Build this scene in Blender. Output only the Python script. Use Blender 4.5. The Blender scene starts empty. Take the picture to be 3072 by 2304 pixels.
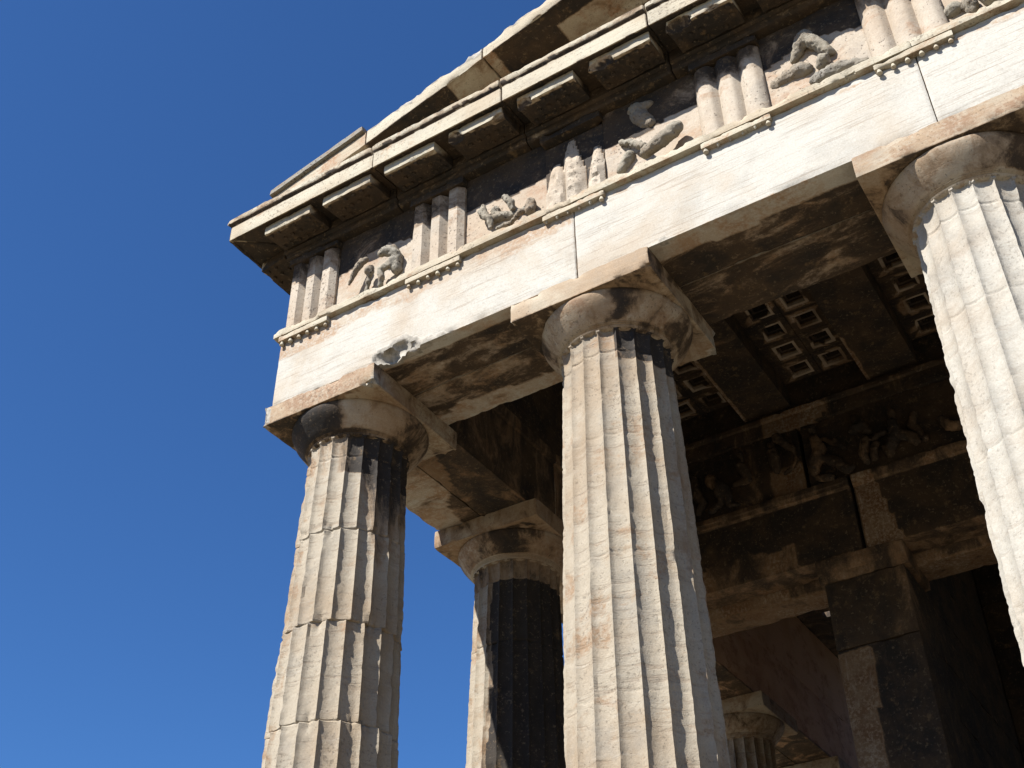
import bpy, bmesh, math, random
from mathutils import Vector, Matrix, noise
R = math.radians
C = bpy.context.scene.collection
SC = bpy.context.scene

# ------------------------------------------------------------------ camera
CAM = Vector((5.3129, -6.0662, -0.0662)); YAW, PIT, ROL, FPX = .5601, .6552, -.0104, 3585.5
f = Vector((-math.sin(YAW)*math.cos(PIT), math.cos(YAW)*math.cos(PIT), math.sin(PIT)))
rt = Vector((math.cos(YAW), math.sin(YAW), 0)); up = rt.cross(f)
cr, sr = math.cos(ROL), math.sin(ROL)
rx, ux = rt*cr + up*sr, up*cr - rt*sr
cd = bpy.data.cameras.new('camera'); co = bpy.data.objects.new('camera', cd); C.objects.link(co)
co.matrix_world = Matrix(((rx.x, ux.x, -f.x, CAM.x), (rx.y, ux.y, -f.y, CAM.y), (rx.z, ux.z, -f.z, CAM.z), (0, 0, 0, 1)))
cd.sensor_width = 36; cd.lens = 36*FPX/3072; cd.clip_start = .05; cd.clip_end = 5000
SC.camera = co
# ------------------------------------------------------------------ sky, sun, exposure
AZ, EL = R(-111), R(47.5)                      # direction towards the sun (azimuth from +x, elevation)
sun_dir = Vector((math.cos(AZ)*math.cos(EL), math.sin(AZ)*math.cos(EL), math.sin(EL)))
w = bpy.data.worlds.new('World'); SC.world = w; w.use_nodes = True
nt = w.node_tree; bg = nt.nodes['Background']; sky = nt.nodes.new('ShaderNodeTexSky')
sky.sky_type = 'NISHITA'; sky.sun_disc = False; sky.sun_elevation = EL
sky.sun_rotation = math.atan2(sun_dir.x, sun_dir.y)
sky.altitude = 0; sky.air_density = 1.0; sky.dust_density = 0; sky.ozone_density = 8
wb = nt.nodes.new('ShaderNodeVectorMath'); wb.operation = 'MULTIPLY'; wb.inputs[1].default_value = (.62, .92, 1.2)   # cool white balance of the camera
nt.links.new(sky.outputs[0], wb.inputs[0]); nt.links.new(wb.outputs[0], bg.inputs[0]); bg.inputs[1].default_value = .0505
sl = bpy.data.lights.new('sun', 'SUN'); sl.energy = 5.0; sl.angle = R(.53); sl.color = (1, .962, .895)
so = bpy.data.objects.new('sun', sl); C.objects.link(so); so.rotation_euler = sun_dir.to_track_quat('Z', 'Y').to_euler()
SC.view_settings.view_transform = 'Standard'; SC.view_settings.look = 'None'
SC.view_settings.exposure = 1.2; SC.view_settings.gamma = 1
SC.cycles.max_bounces = 8; SC.cycles.diffuse_bounces = 5

# ------------------------------------------------------------------ materials
def N(nt, t, **kw):
    n = nt.nodes.new(t)
    for k, v in kw.items(): setattr(n, k, v)
    return n
def mixc(nt, fac, a, b, mode='MIX'):
    m = N(nt, 'ShaderNodeMix', data_type='RGBA', blend_type=mode); m.clamp_factor = True
    for s, v in ((m.inputs[0], fac), (m.inputs[6], a), (m.inputs[7], b)):
        if hasattr(v, 'links'): nt.links.new(v, s)
        elif isinstance(v, (int, float)): s.default_value = v
        else: s.default_value = (*v, 1)
    return m.outputs[2]
def mth(nt, op, a, b=None, c=None, clamp=False):
    m = N(nt, 'ShaderNodeMath', operation=op); m.use_clamp = clamp
    for i, v in enumerate((a, b, c)):
        if v is None: continue
        if hasattr(v, 'links'): nt.links.new(v, m.inputs[i])
        else: m.inputs[i].default_value = v
    return m.outputs[0]
def rng(nt, v, a, b, lo=0., hi=1., smooth=True):
    m = N(nt, 'ShaderNodeMapRange'); m.interpolation_type = 'SMOOTHSTEP' if smooth else 'LINEAR'
    nt.links.new(v, m.inputs[0])
    for i, x in ((1, a), (2, b), (3, lo), (4, hi)): m.inputs[i].default_value = x
    return m.outputs[0]
def noi(nt, vec, scale, detail=6, rough=.6, dist=0.):
    n = N(nt, 'ShaderNodeTexNoise'); n.inputs['Scale'].default_value = scale; n.inputs['Detail'].default_value = detail
    n.inputs['Roughness'].default_value = rough; n.inputs['Distortion'].default_value = dist
    nt.links.new(vec, n.inputs['Vector']); return n.outputs[0]
def mapv(nt, vec, sc, rot=(0, 0, 0), loc=(0, 0, 0)):
    m = N(nt, 'ShaderNodeMapping'); m.inputs['Scale'].default_value = sc; m.inputs['Rotation'].default_value = rot; m.inputs['Location'].default_value = loc
    nt.links.new(vec, m.inputs['Vector']); return m.outputs[0]

def marble(name, cream=(.70, .64, .53), warm=(.56, .44, .31), tan=(.42, .26, .15), tan_amt=.0, streak=(1, 1, 26), streak_amt=.5,
           pit=.5, bumps=.5, gray=.2, crust_scale=3.2, crust_str=(1.2, 1.2, 1.2), brown=(.046, .030, .018), fray=.26):
    K = .56; cream, warm, tan = [tuple(K*v for v in c) for c in (cream, warm, tan)]
    m = bpy.data.materials.new(name); m.use_nodes = True; nt = m.node_tree
    bs = nt.nodes['Principled BSDF']; tc = N(nt, 'ShaderNodeTexCoord'); oi = N(nt, 'ShaderNodeObjectInfo')
    va = N(nt, 'ShaderNodeVectorMath', operation='MULTIPLY_ADD'); va.inputs[1].default_value = (37, 21, 13)
    nt.links.new(oi.outputs['Random'], va.inputs[0]); nt.links.new(tc.outputs['Object'], va.inputs[2]); P = va.outputs[0]
    at = N(nt, 'ShaderNodeAttribute', attribute_name='wear'); se = N(nt, 'ShaderNodeSeparateColor'); nt.links.new(at.outputs['Color'], se.inputs[0])  # red channel: crust, plus painted shade on frieze and flank shaft
    crust_shade, tanA, rawA = se.outputs[0], se.outputs[1], se.outputs[2]
    big = noi(nt, P, 1.1, 5, .6, .4)
    col = mixc(nt, rng(nt, big, .42, .66), cream, warm)
    gy = noi(nt, mapv(nt, P, (1, 1, 1), loc=(7, 3, 1)), 2.6, 7, .65)
    col = mixc(nt, mth(nt, 'MULTIPLY', rng(nt, gy, .5, .68), gray), col, (.20, .19, .17))
    # rusty tan patina, patches with ragged rims
    tn = noi(nt, mapv(nt, P, (1, 1, 1.8), loc=(3, 9, 4)), 2.2, 9, .72, .3)
    tsel = mth(nt, 'ADD', mth(nt, 'ADD', tn, tan_amt), mth(nt, 'MULTIPLY_ADD', tanA, .5, -.25))
    spk = noi(nt, P, 34, 4, .7)
    tmask = mth(nt, 'MULTIPLY', rng(nt, tsel, .50, .60), rng(nt, spk, .36, .56, .35, 1.))
    tcol = mixc(nt, rng(nt, noi(nt, P, 4.3, 5), .4, .6), tan, warm)
    col = mixc(nt, tmask, col, tcol)
    # fine bedding streaks
    st = noi(nt, mapv(nt, P, streak, rot=(R(4), R(3), 0)), 1.6, 8, .7, .25)
    sm = rng(nt, st, .53, .66)
    col = mixc(nt, mth(nt, 'MULTIPLY', sm, streak_amt), col, (.20, .145, .10))
    st2 = rng(nt, noi(nt, mapv(nt, P, streak, rot=(R(-3), R(4), 0), loc=(4, 1, 8)), 2.6, 6, .7), .3, .44, 1., 0.)
    col = mixc(nt, mth(nt, 'MULTIPLY', st2, streak_amt*.5), col, (.47, .45, .41))
    # grain + pits
    g = noi(nt, P, 75, 5, .75)
    col = mixc(nt, rng(nt, g, .3, .7, 0., .42), col, mixc(nt, 1., col, (.62, .58, .52), 'MULTIPLY'))
    pn = noi(nt, mapv(nt, P, (1, 1, 1), loc=(1, 5, 2)), 46, 3, .6)
    pz = noi(nt, P, 1.9, 3, .5)
    pits = mth(nt, 'MULTIPLY', rng(nt, mth(nt, 'MULTIPLY_ADD', pz, .35, pn), .80, .84), pit)
    col = mixc(nt, pits, col, (.055, .04, .028))
    # fresh broken stone
    col = mixc(nt, rng(nt, rawA, .3, .7), col, mixc(nt, rng(nt, noi(nt, P, 14, 6, .7), .35, .65), (.19, .175, .15), (.36, .33, .285)))
    # black and brown crust in ragged patches; doubles as painted shade on frieze, flank shaft
    cn = noi(nt, mapv(nt, P, crust_str, loc=(2, 6, 1)), crust_scale, 10, .66, .55)
    cn2 = noi(nt, mapv(nt, P, (1, 1, 1), loc=(5, 2, 7)), 27, 6, .75)
    cs = mth(nt, 'ADD', mth(nt, 'ADD', cn, mth(nt, 'MULTIPLY_ADD', cn2, fray, -fray/2)), mth(nt, 'MULTIPLY_ADD', crust_shade, .85, -.425))
    rim = rng(nt, cs, .36, .50); cm = rng(nt, cs, .455, .635)
    col = mixc(nt, mth(nt, 'MULTIPLY', rim, .55), col, (.19, .115, .06))
    bw = noi(nt, mapv(nt, P, (1, 1, 1), loc=(9, 1, 3)), 2.4, 8, .7, .4)
    cc = mixc(nt, rng(nt, bw, .40, .62), (.015, .013, .012), brown)
    cc = mixc(nt, rng(nt, cs, .50, .74), tuple(1.5*v for v in brown), cc)
    cc = mixc(nt, rng(nt, noi(nt, P, 9, 8, .72), .56, .70), cc, (.11, .072, .038))
    cc = mixc(nt, rng(nt, cn2, .56, .66, 0, .6), cc, (.17, .125, .08))
    col = mixc(nt, mth(nt, 'MULTIPLY', cm, .97), col, cc)
    nt.links.new(col, bs.inputs['Base Color'])
    bs.inputs['Roughness'].default_value = .82; bs.inputs['Specular IOR Level'].default_value = .25
    # relief
    b = mth(nt, 'ADD', mth(nt, 'MULTIPLY', noi(nt, P, 21, 9, .72), .55), mth(nt, 'MULTIPLY', g, .22))
    b = mth(nt, 'SUBTRACT', b, mth(nt, 'MULTIPLY', pits, .35))
    b = mth(nt, 'SUBTRACT', b, mth(nt, 'MULTIPLY', sm, .22*min(1, streak_amt*2)))
    b = mth(nt, 'ADD', b, mth(nt, 'MULTIPLY', cm, .12))
    b = mth(nt, 'ADD', b, mth(nt, 'MULTIPLY', mth(nt, 'MULTIPLY', rawA, noi(nt, P, 11, 7, .75)), 1.5))
    bn = N(nt, 'ShaderNodeBump'); bn.inputs['Strength'].default_value = bumps; bn.inputs['Distance'].default_value = .02
    nt.links.new(b, bn.inputs['Height']); nt.links.new(bn.outputs[0], bs.inputs['Normal'])
    return m

M_ARCH = marble('white_marble', cream=(.735, .71, .645), warm=(.65, .56, .45), tan=(.55, .38, .25), tan_amt=-.03, streak=(1.3, 1.3, 44), streak_amt=.5, gray=.22, pit=.12, bumps=.3, crust_scale=2.3, crust_str=(1., 2.6, 1.6), fray=.32)
M_COL = marble('column_marble', cream=(.56, .49, .385), warm=(.47, .37, .26), tan=(.44, .30, .19), tan_amt=-.02, streak=(1.4, 1.4, 14), streak_amt=.42, gray=.4, pit=.35, bumps=.5, brown=(.026, .021, .017), crust_str=(1.4, 1.4, .5))
M_COLW = marble('pale_column_marble', cream=(.67, .635, .56), warm=(.58, .50, .40), tan=(.50, .37, .27), tan_amt=-.06, streak=(2, 2, 9), streak_amt=.25, gray=.35, pit=.25, bumps=.42)
M_CAP = marble('capital_marble', cream=(.66, .57, .44), warm=(.52, .38, .25), tan=(.42, .27, .17), tan_amt=-.05, streak_amt=.2, gray=.3, bumps=.4, crust_scale=4.2, crust_str=(1.3, 1.3, .8))
M_FRZ = marble('frieze_marble', cream=(.70, .61, .50), warm=(.62, .50, .38), tan=(.55, .38, .26), tan_amt=-.01, streak=(1, 1, 3), streak_amt=.2, gray=.35, pit=.7, bumps=.5)
M_COR = marble('cornice_marble', cream=(.72, .66, .52), warm=(.62, .52, .38), tan=(.52, .32, .19), tan_amt=-.06, streak_amt=.25, gray=.25, pit=.5, bumps=.45)
M_GREY = marble('grey_weathered_marble', cream=(.36, .35, .31), warm=(.42, .36, .28), tan=(.35, .26, .18), gray=.8, pit=.8, streak_amt=.2, bumps=.8)
M_SCULP = marble('sculpture_marble', cream=(.46, .42, .34), warm=(.40, .33, .25), tan=(.36, .25, .17), gray=.7, pit=1., streak=(3, 3, 4), streak_amt=.25, bumps=1.)
M_IN = marble('sooty_marble', cream=(.60, .50, .385), warm=(.30, .20, .12), tan=(.22, .12, .06), tan_amt=.06, streak=(7, 7, .8), streak_amt=.5, gray=.2, pit=.3, bumps=.5, crust_scale=2.2, crust_str=(1.6, 1.6, .7))
M_PINK = marble('rosy_plain_marble', cream=(1.15, .80, .54), warm=(1.0, .66, .42), tan=(.7, .42, .26), streak_amt=.12, gray=.1, pit=.15, bumps=.2)

def soil():
    m = bpy.data.materials.new('dry_soil'); m.use_nodes = True; nt = m.node_tree; bs = nt.nodes['Principled BSDF']
    tc = N(nt, 'ShaderNodeTexCoord'); P = tc.outputs['Object']
    col = mixc(nt, rng(nt, noi(nt, P, .35, 8, .65), .4, .62), (.20, .16, .10), (.125, .11, .07))
    col = mixc(nt, rng(nt, noi(nt, P, 9, 6, .7), .5, .7, 0, .6), col, (.29, .25, .18))
    nt.links.new(col, bs.inputs['Base Color']); bs.inputs['Roughness'].default_value = .95
    bn = N(nt, 'ShaderNodeBump'); bn.inputs['Distance'].default_value = .05; nt.links.new(noi(nt, P, 6, 9, .7), bn.inputs['Height']); nt.links.new(bn.outputs[0], bs.inputs['Normal'])
    return m
M_SOIL = soil()

# ------------------------------------------------------------------ mesh helpers
def nz(p, fr, o=0.): return noise.noise(Vector((p[0]*fr+o, p[1]*fr+o*1.7, p[2]*fr-o)))
def fb(p, fr, o=0.): return nz(p, fr, o) + .5*nz(p, fr*2.1, o+5) + .25*nz(p, fr*4.3, o+9)
GZ = -1.5
temple = bpy.data.objects.new('greek_temple', None); C.objects.link(temple); temple.location = (0, 0, GZ)
temple['label'] = 'weathered marble temple corner with fluted columns, sculpted frieze and a low pediment'
temple['category'] = 'temple'
def link(name, me, mat, parent=temple, label=None, loc=(0, 0, 0)):
    o = bpy.data.objects.new(name, me); C.objects.link(o)
    if mat and not me.materials: me.materials.append(mat)
    o.parent = parent
    o.location = Vector(loc) - (Vector((0, 0, GZ)) if parent is temple else Vector((0, 0, 0)))
    if label: o['label'] = label
    return o
def finish(name, vs, fs, wear=None, sharp=38, smooth=True):
    me = bpy.data.meshes.new(name); me.from_pydata([tuple(v) for v in vs], [], fs); me.update()
    bm = bmesh.new(); bm.from_mesh(me); bmesh.ops.recalc_face_normals(bm, faces=bm.faces); bm.to_mesh(me); bm.free()
    if smooth:
        me.shade_smooth(); me.set_sharp_from_angle(angle=R(sharp))
    a = me.color_attributes.new('wear', 'FLOAT_COLOR', 'POINT')  # also carries the shade painted on frieze and flank shaft
    nm = [v.normal.copy() for v in me.vertices]
    for i, v in enumerate(me.vertices):
        c = wear(v.co, nm[i]) if wear else (.3, .4, 0)
        a.data[i].color = (c[0], c[1], c[2] if len(c) > 2 else 0, 1)
    return me
def sub_profile(prof, step):
    out, cor = [], []
    n = len(prof)
    for i in range(n):
        a, b = Vector(prof[i]), Vector(prof[(i+1) % n]); k = max(1, int(round((b-a).length/step)))
        p0 = Vector(prof[i-1]); e0 = (a-p0).normalized(); e1 = (b-a).normalized()
        cr_ = e0.x*e1.y - e0.y*e1.x
        for j in range(k):
            out.append(a.lerp(b, j/k)); cor.append(cr_ if j == 0 else 0)
    return out, cor
def sweep(name, prof, s0, s1, axis='x', step=.03, m0=0., m1=0., chip=.012, amp=.002, seed=0., wear=None, chips=(), slope=0., gap=.004, cfr=7., cth=.1, extra=None, pstep=None, fresh=True):
    """closed profile [(d, z)] run along an axis from s0 to s1, with worn edges, open joints at both ends, and broken places"""
    area = sum(prof[i-1][0]*prof[i][1] - prof[i][0]*prof[i-1][1] for i in range(len(prof)))
    if area < 0: prof = prof[::-1]
    P, cor = sub_profile(prof, pstep or step); n = len(P)
    nor = []
    for i in range(n):
        t = (P[(i+1) % n]-P[i-1]).normalized(); nor.append(Vector((t.y, -t.x)))
    L = s1-s0; k = max(2, int(round(abs(L)/step)))
    ts = [0, .012/L] + [i/k for i in range(1, k)] + [1-.012/L, 1]
    vs = []
    for t in ts:
        endr = t <= 0 or t >= 1
        for i in range(n):
            d, z = P[i]; a, b = s0+m0*d, s1+m1*d; s = a+(b-a)*t
            q = (s, d, z+7*seed) if axis == 'x' else (d, s, z+7*seed)
            w = Vector((d, z)); nn = nor[i]
            off = amp*fb(q, 3.5, seed) + amp*.6*nz(q, 19, seed)
            cw = 1. if cor[i] > .3 else (.45 if (cor[i-1] > .3 or cor[(i+1) % n] > .3) else 0.)
            if cw: off -= cw*(.0025 + chip*max(0., fb(q, cfr, seed+3)-cth)*2.2 + chip*.3*max(0, nz(q, 31, seed)))
            if endr: off -= gap + .3*chip*max(0, fb(q, 9, seed+4))
            w = w + nn*off
            s2 = s + (gap*.5 if t <= 0 else -gap*.5 if t >= 1 else 0)
            v = Vector((s2, w.x, w.y + slope*s2)) if axis == 'x' else Vector((w.x, s2, w.y+slope*s2))
            for c, r in chips:
                c = Vector(c); dv = v-c; rr = r*(1+.22*fb(v, 9, seed)+.12*nz(v, 30, seed))
                if dv.length < rr: v = c + dv.normalized()*rr
            if extra: v = extra(v)
            vs.append(v)
    fs = []; m = len(ts)
    for a in range(m-1):
        for i in range(n):
            j = (i+1) % n
            fs.append((a*n+i, a*n+j, (a+1)*n+j, (a+1)*n+i))
    fs.append(tuple(range(n-1, -1, -1))); fs.append(tuple(range((m-1)*n, m*n)))
    raw = list(chips) if fresh else []
    def w2(p, nn):
        c = wear(p, nn) if wear else (.3, .4)
        rw = 0.
        for cc, r in raw:
            dd = (p-Vector(cc)).length
            if dd < r*1.32: rw = 1.
        if rw: return (min(c[0], .3), .2, 1.)
        return (c[0], c[1], c[2] if len(c) > 2 else 0)
    return finish(name, vs, fs, w2)
def box(name, x0, x1, y0, y1, z0, z1, **kw):
    return sweep(name, [(y0, z0), (y1, z0), (y1, z1), (y0, z1)], x0, x1, **kw)

# general dimensions
H = .493; ZC = 5.708; ZT0 = 6.42; ZT = 6.495; ZF = 7.33
FX = [0, 2.375, 4.958, 7.541, 10.124, 12.70]; FY = [0, 2.375, 4.958, 7.541, 10.124, 12.70]

# ------------------------------------------------------------------ ground and steps
me = bpy.data.meshes.new('ground'); gv, gf = [], []
rings = [0, 4, 8, 14, 22, 40, 80, 200, 600, 2500]
for r in rings[1:]:
    for k in range(48):
        a = k/48*2*math.pi; gv.append((5+r*math.cos(a), r*math.sin(a), GZ+(.05*nz((math.cos(a)*r, math.sin(a)*r, 0), .3) if r < 100 else 0)))
gv.append((5, 0, GZ))
for i in range(len(rings)-2):
    for k in range(48): gf.append((i*48+k, i*48+(k+1) % 48, (i+1)*48+(k+1) % 48, (i+1)*48+k))
for k in range(48): gf.append((len(gv)-1, (k+1) % 48, k))
me.from_pydata(gv, [], gf); me.update(); me.materials.append(M_SOIL)
g = bpy.data.objects.new('ground', me); C.objects.link(g); g['kind'] = 'structure'
lw = lambda p, n: (.22, .45)
link('stylobate', box('stylobate', -.66, 13.4, -.66, 22, -.35, 0, step=.5, wear=lw, chip=0), M_COL)
link('step', box('step', -1.0, 13.7, -1.0, 22.3, -.72, -.352, step=.5, wear=lw, chip=0), M_COL)
link('step', box('step', -1.35, 14.1, -1.35, 22.6, GZ-.1, -.722, step=.5, wear=lw, chip=0), M_COL)

# ------------------------------------------------------------------ columns
def shaft(name, joints, seed, rough=1., shifts=None, wear=None, dz=.02, nseg=10, neck=True, spall=1., miss=None, lean=(0, .045)):
    NF = 20; zt = 5.290; vs = []
    zs = set(); z = 0.
    while z < zt: zs.add(round(z, 4)); z += dz
    for j in list(joints)+[5.105]:
        for d in (-.012, -.004, .004, .012): zs.add(round(j+d, 4))
    for d in (0, .02, .03, .036, .042): zs.add(round(5.245+d, 4))
    zs = sorted(zs); n = NF*nseg
    for z in zs:
        t = z/5.2; Rr = .512 - .115*t + .012*math.sin(math.pi*t)
        if z > 5.1: Rr += .012*((z-5.1)/.19)**2
        dep = .040*(Rr/.5)
        di = sum(1 for j in joints if z > j)
        rot, sx, sy = (shifts[di % len(shifts)] if shifts else (0, 0, 0))
        jd = min(abs(z-j) for j in joints)
        jn = min(abs(z-5.105), 1)
        for k in range(n):
            s = (k % nseg)/nseg*2-1
            a = (k/nseg+.5)/NF*2*math.pi + rot
            fl = (1-abs(s)**2.0)**.55 if abs(s) < 1 else 0.
            dd = dep*fl
            if neck and z > 5.24:                                  # flutes run out in round heads below the annulets
                zz = 5.288-.035*(1-math.sqrt(max(0, 1-s*s)))
                if z > zz: dd = -.001
            q = (math.cos(a)*3+seed*3, math.sin(a)*3, z)
            ar = max(0, 1-(1-abs(s))*nseg/2*1.0) if abs(s) > .6 else 0.
            r = Rr - dd
            if abs(s) == 1:
                r -= rough*(.0015 + .017*max(0, fb(q, 6, seed)-.10) + .006*max(0, nz(q, 40, seed)) + .014*max(0, nz(q, 13, seed+2)-.25))
            elif abs(s) >= .74:
                r -= rough*(.006*max(0, fb(q, 6, seed)-.1))
            r -= .0025*rough*fb((math.cos(a)*Rr, math.sin(a)*Rr, z+seed*9), 14, seed) + .001*nz(q, 50)
            if jd < .008: r -= .001+.005*min(1, spall)
            if jn < .008: r -= .005
            if jd < .09:                                           # spalled drum edges
                sp = max(0, fb((math.cos(a)*1.5, math.sin(a)*1.5, round(z/3)+seed), 2.3, seed+di*.01)-.22)
                r -= spall*.05*sp*(1-jd/.09)
            x, y = r*math.cos(a)+sx+lean[0]*z/5.5, r*math.sin(a)+sy+lean[1]*z/5.5     # columns lean inwards a little
            if miss: x, y = miss(x, y, z, a)
            vs.append(Vector((x, y, z)))
    fs = []
    for i in range(len(zs)-1):
        for k in range(n):
            j = (k+1) % n; fs.append((i*n+k, i*n+j, (i+1)*n+j, (i+1)*n+k))
    fs.append(tuple(range(n-1, -1, -1))); fs.append(tuple(range((len(zs)-1)*n, len(zs)*n)))
    return finish(name, vs, fs, wear, sharp=34)
def capital(name, seed, wear=None, chips=(), ylo=-.565, yhi=.565, xh=.56, chip=.02, dmg=.4):
    prof = [(.300, 5.27), (.396, 5.284), (.406, 5.294), (.412, 5.302), (.408, 5.307), (.420, 5.312), (.416, 5.317), (.428, 5.322), (.424, 5.327), (.440, 5.338),
            (.455, 5.355), (.470, 5.372), (.485, 5.390), (.500, 5.408), (.514, 5.426), (.527, 5.444), (.541, 5.468), (.550, 5.490), (.555, 5.511), (.550, 5.523), (.3, 5.526)]
    n = 112; vs, fs = [], []
    for (r, z) in prof:
        for k in range(n):
            a = k/n*2*math.pi; q = (math.cos(a)*r, math.sin(a)*r, z)
            rr = r - .0035*max(0, fb(q, 5, seed)) + .0012*nz(q, 30, seed) - (.035*dmg*max(0, fb(q, 4.2, seed+8)-.55) if r > .44 else 0)
            if .40 < r < .43: rr -= .006*max(0, nz(q, 8, seed+1))
            vs.append(Vector((math.cos(a)*rr, math.sin(a)*rr, z)))
    m = len(prof)
    for i in range(m-1):
        for k in range(n):
            j = (k+1) % n; fs.append((i*n+k, i*n+j, (i+1)*n+j, (i+1)*n+k))
    fs.append(tuple(range(n-1, -1, -1))); fs.append(tuple(range((m-1)*n, m*n)))
    e = finish(name, vs, fs, wear, sharp=50)
    a = box(name, -xh, xh, ylo, yhi, 5.524, ZC-.002, step=.028, chip=chip, amp=.003, seed=seed, wear=wear, chips=chips, gap=.003, cfr=6, cth=.05)
    bm = bmesh.new(); bm.from_mesh(e); bm.from_mesh(a); bm.to_mesh(e); bm.free()
    bpy.data.meshes.remove(a); return e
# corner column
def gs(a, a0, wd): return math.exp(-((a-a0)/wd)**2)
J1 = [.74, 1.47, 2.21, 2.97, 3.70, 4.45]
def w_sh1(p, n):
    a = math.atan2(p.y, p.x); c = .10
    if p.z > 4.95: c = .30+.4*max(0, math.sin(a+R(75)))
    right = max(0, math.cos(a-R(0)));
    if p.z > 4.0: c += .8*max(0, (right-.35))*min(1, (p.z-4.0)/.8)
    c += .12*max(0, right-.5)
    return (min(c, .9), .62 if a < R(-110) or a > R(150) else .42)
def w_cap1(p, n):
    a = math.degrees(math.atan2(p.y, p.x)) + 13*fb(p, 5, 3)
    if p.z > 5.523:
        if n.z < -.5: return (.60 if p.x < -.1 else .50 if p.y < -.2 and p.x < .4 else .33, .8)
        if n.x > .5: return (.47 if p.z < 5.7 else .5, .5)
        return (.12, .95 if n.y < -.5 else .5)
    if p.z < 5.335: return (.60, .4)
    return (.36 + .70*gs(a, -112, 42) - .25*gs(a, -60, 9) + .25*gs(a, 20, 35), .3)
sh = [(0, 0, 0), (.03, .006, .004), (-.035, -.004, .006), (.02, .007, -.004), (-.02, -.005, 0), (.028, .004, .005), (0, 0, 0)]
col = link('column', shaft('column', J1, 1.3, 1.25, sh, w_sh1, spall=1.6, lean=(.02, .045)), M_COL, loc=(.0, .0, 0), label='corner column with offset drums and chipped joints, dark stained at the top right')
cap1_ch = [((-.60, -.56, 5.60), .085), ((-.62, -.50, 5.69), .10), ((.56, -.545, 5.53), .028), ((.50, -.535, 5.52), .022)]
link('capital', capital('capital', 1.1, w_cap1, cap1_ch, dmg=.8), M_CAP, col, loc=(.02, .045, 0), label='broken-cornered capital blackened on its front')
CY = .045
# second front column
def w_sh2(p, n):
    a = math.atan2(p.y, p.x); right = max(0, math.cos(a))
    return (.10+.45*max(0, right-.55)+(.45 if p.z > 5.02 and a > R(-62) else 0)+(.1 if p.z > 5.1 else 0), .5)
def w_cap2(p, n):
    a = math.degrees(math.atan2(p.y, p.x)) + 13*fb(p, 5, 3)
    if p.z > 5.523:
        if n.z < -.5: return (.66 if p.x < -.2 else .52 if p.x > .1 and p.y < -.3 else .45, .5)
        if n.x > .5: return (.62 if p.y < .1 else .4, .5)
        return (.12, .55 if p.x < -.3 else .3)
    if p.z < 5.335: return (.36+.2*gs(a, -30, 40), .5)
    return (.36 + .48*gs(a, -58, 10) + .22*gs(a, 25, 30) + .3*gs(a, -150, 16), .55)
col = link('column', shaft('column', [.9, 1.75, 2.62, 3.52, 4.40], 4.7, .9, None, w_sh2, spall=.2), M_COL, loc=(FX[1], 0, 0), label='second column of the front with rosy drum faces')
link('capital', capital('capital', 2.6, w_cap2, [((.585, .60, 5.60), .11), ((-.585, -.54, 5.52), .03)], dmg=.7), M_CAP, col, loc=(.01, CY, 0))
# third front column
def w_sh3(p, n): return (.08, .3)
def w_cap3(p, n):
    a = math.degrees(math.atan2(p.y, p.x)) + 13*fb(p, 5, 3)
    if p.z > 5.523:
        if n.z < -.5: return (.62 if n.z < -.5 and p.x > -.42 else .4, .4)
        return (.1, .75)
    if p.z < 5.335: return (.40, .4)
    return (.36 + .5*gs(a, -10, 48) + .14*gs(a, -150, 20), .3)
sh3 = shaft('column', [.85, 1.72, 2.6, 3.5, 4.42], 9.2, 1.15, None, w_sh3, spall=.3)
col3 = link('column', sh3, M_COLW, loc=(FX[2], 0, 0), label='third column of the front, pale and deeply chipped')
c3m = capital('capital', 5.5, w_cap3, dmg=.6); link('capital', c3m, M_CAP, col3, loc=(.005, CY, 0))
for x in FX[3:]:
    c = link('column', sh3, M_COLW, loc=(x, 0, 0)); link('capital', c3m, M_CAP, c, loc=(0, CY, 0))
# flank columns
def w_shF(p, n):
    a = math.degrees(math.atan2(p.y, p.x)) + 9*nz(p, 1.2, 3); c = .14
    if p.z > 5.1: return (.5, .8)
    if a > -88: c = .84 if p.z > 2.2 else .66  # dark side: real black crust plus shade painted into the colour
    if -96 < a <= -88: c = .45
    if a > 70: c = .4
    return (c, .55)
def w_capF(p, n):
    a = math.degrees(math.atan2(p.y, p.x)) + 13*fb(p, 5, 3)
    if p.z > 5.523:
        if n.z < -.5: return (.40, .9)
        if n.y < -.5: return (.42, .55 if p.x > -.45 else .95)
        return (.5, .7)
    if p.z < 5.335: return (.25, .5)
    return (.40 + .40*gs(a, -68, 24), .8)
col = link('column', shaft('column', [.72, 1.46, 2.2, 2.95, 3.35, 4.5], 13.3, 1., None, w_shF, nseg=8, lean=(.04, .02)), M_COL, loc=(0, FY[1], 0), label='flank column behind the corner, its shaft darkened by black crust and painted shade')
link('capital', capital('capital', 8.2, w_capF), M_CAP, col, loc=(.04, .02, 0))
def w_shG(p, n): return (.42+.3*(math.sin(p.z*1.3)*.2), .5)
def w_capG(p, n): return (.44 if p.z < 5.523 else .40, .6)
shg = shaft('column', [.8, 1.6, 2.4, 3.2, 4.0, 4.6], 17.1, .8, None, w_shG, dz=.04, lean=(.04, 0)); cpg = capital('capital', 11, w_capG, ylo=-.56, yhi=.56)
for y in FY[2:]:
    c = link('column', shg, M_COL, loc=(0, y, 0)); link('capital', cpg, M_CAP, c, loc=(.04, 0, 0))

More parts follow.
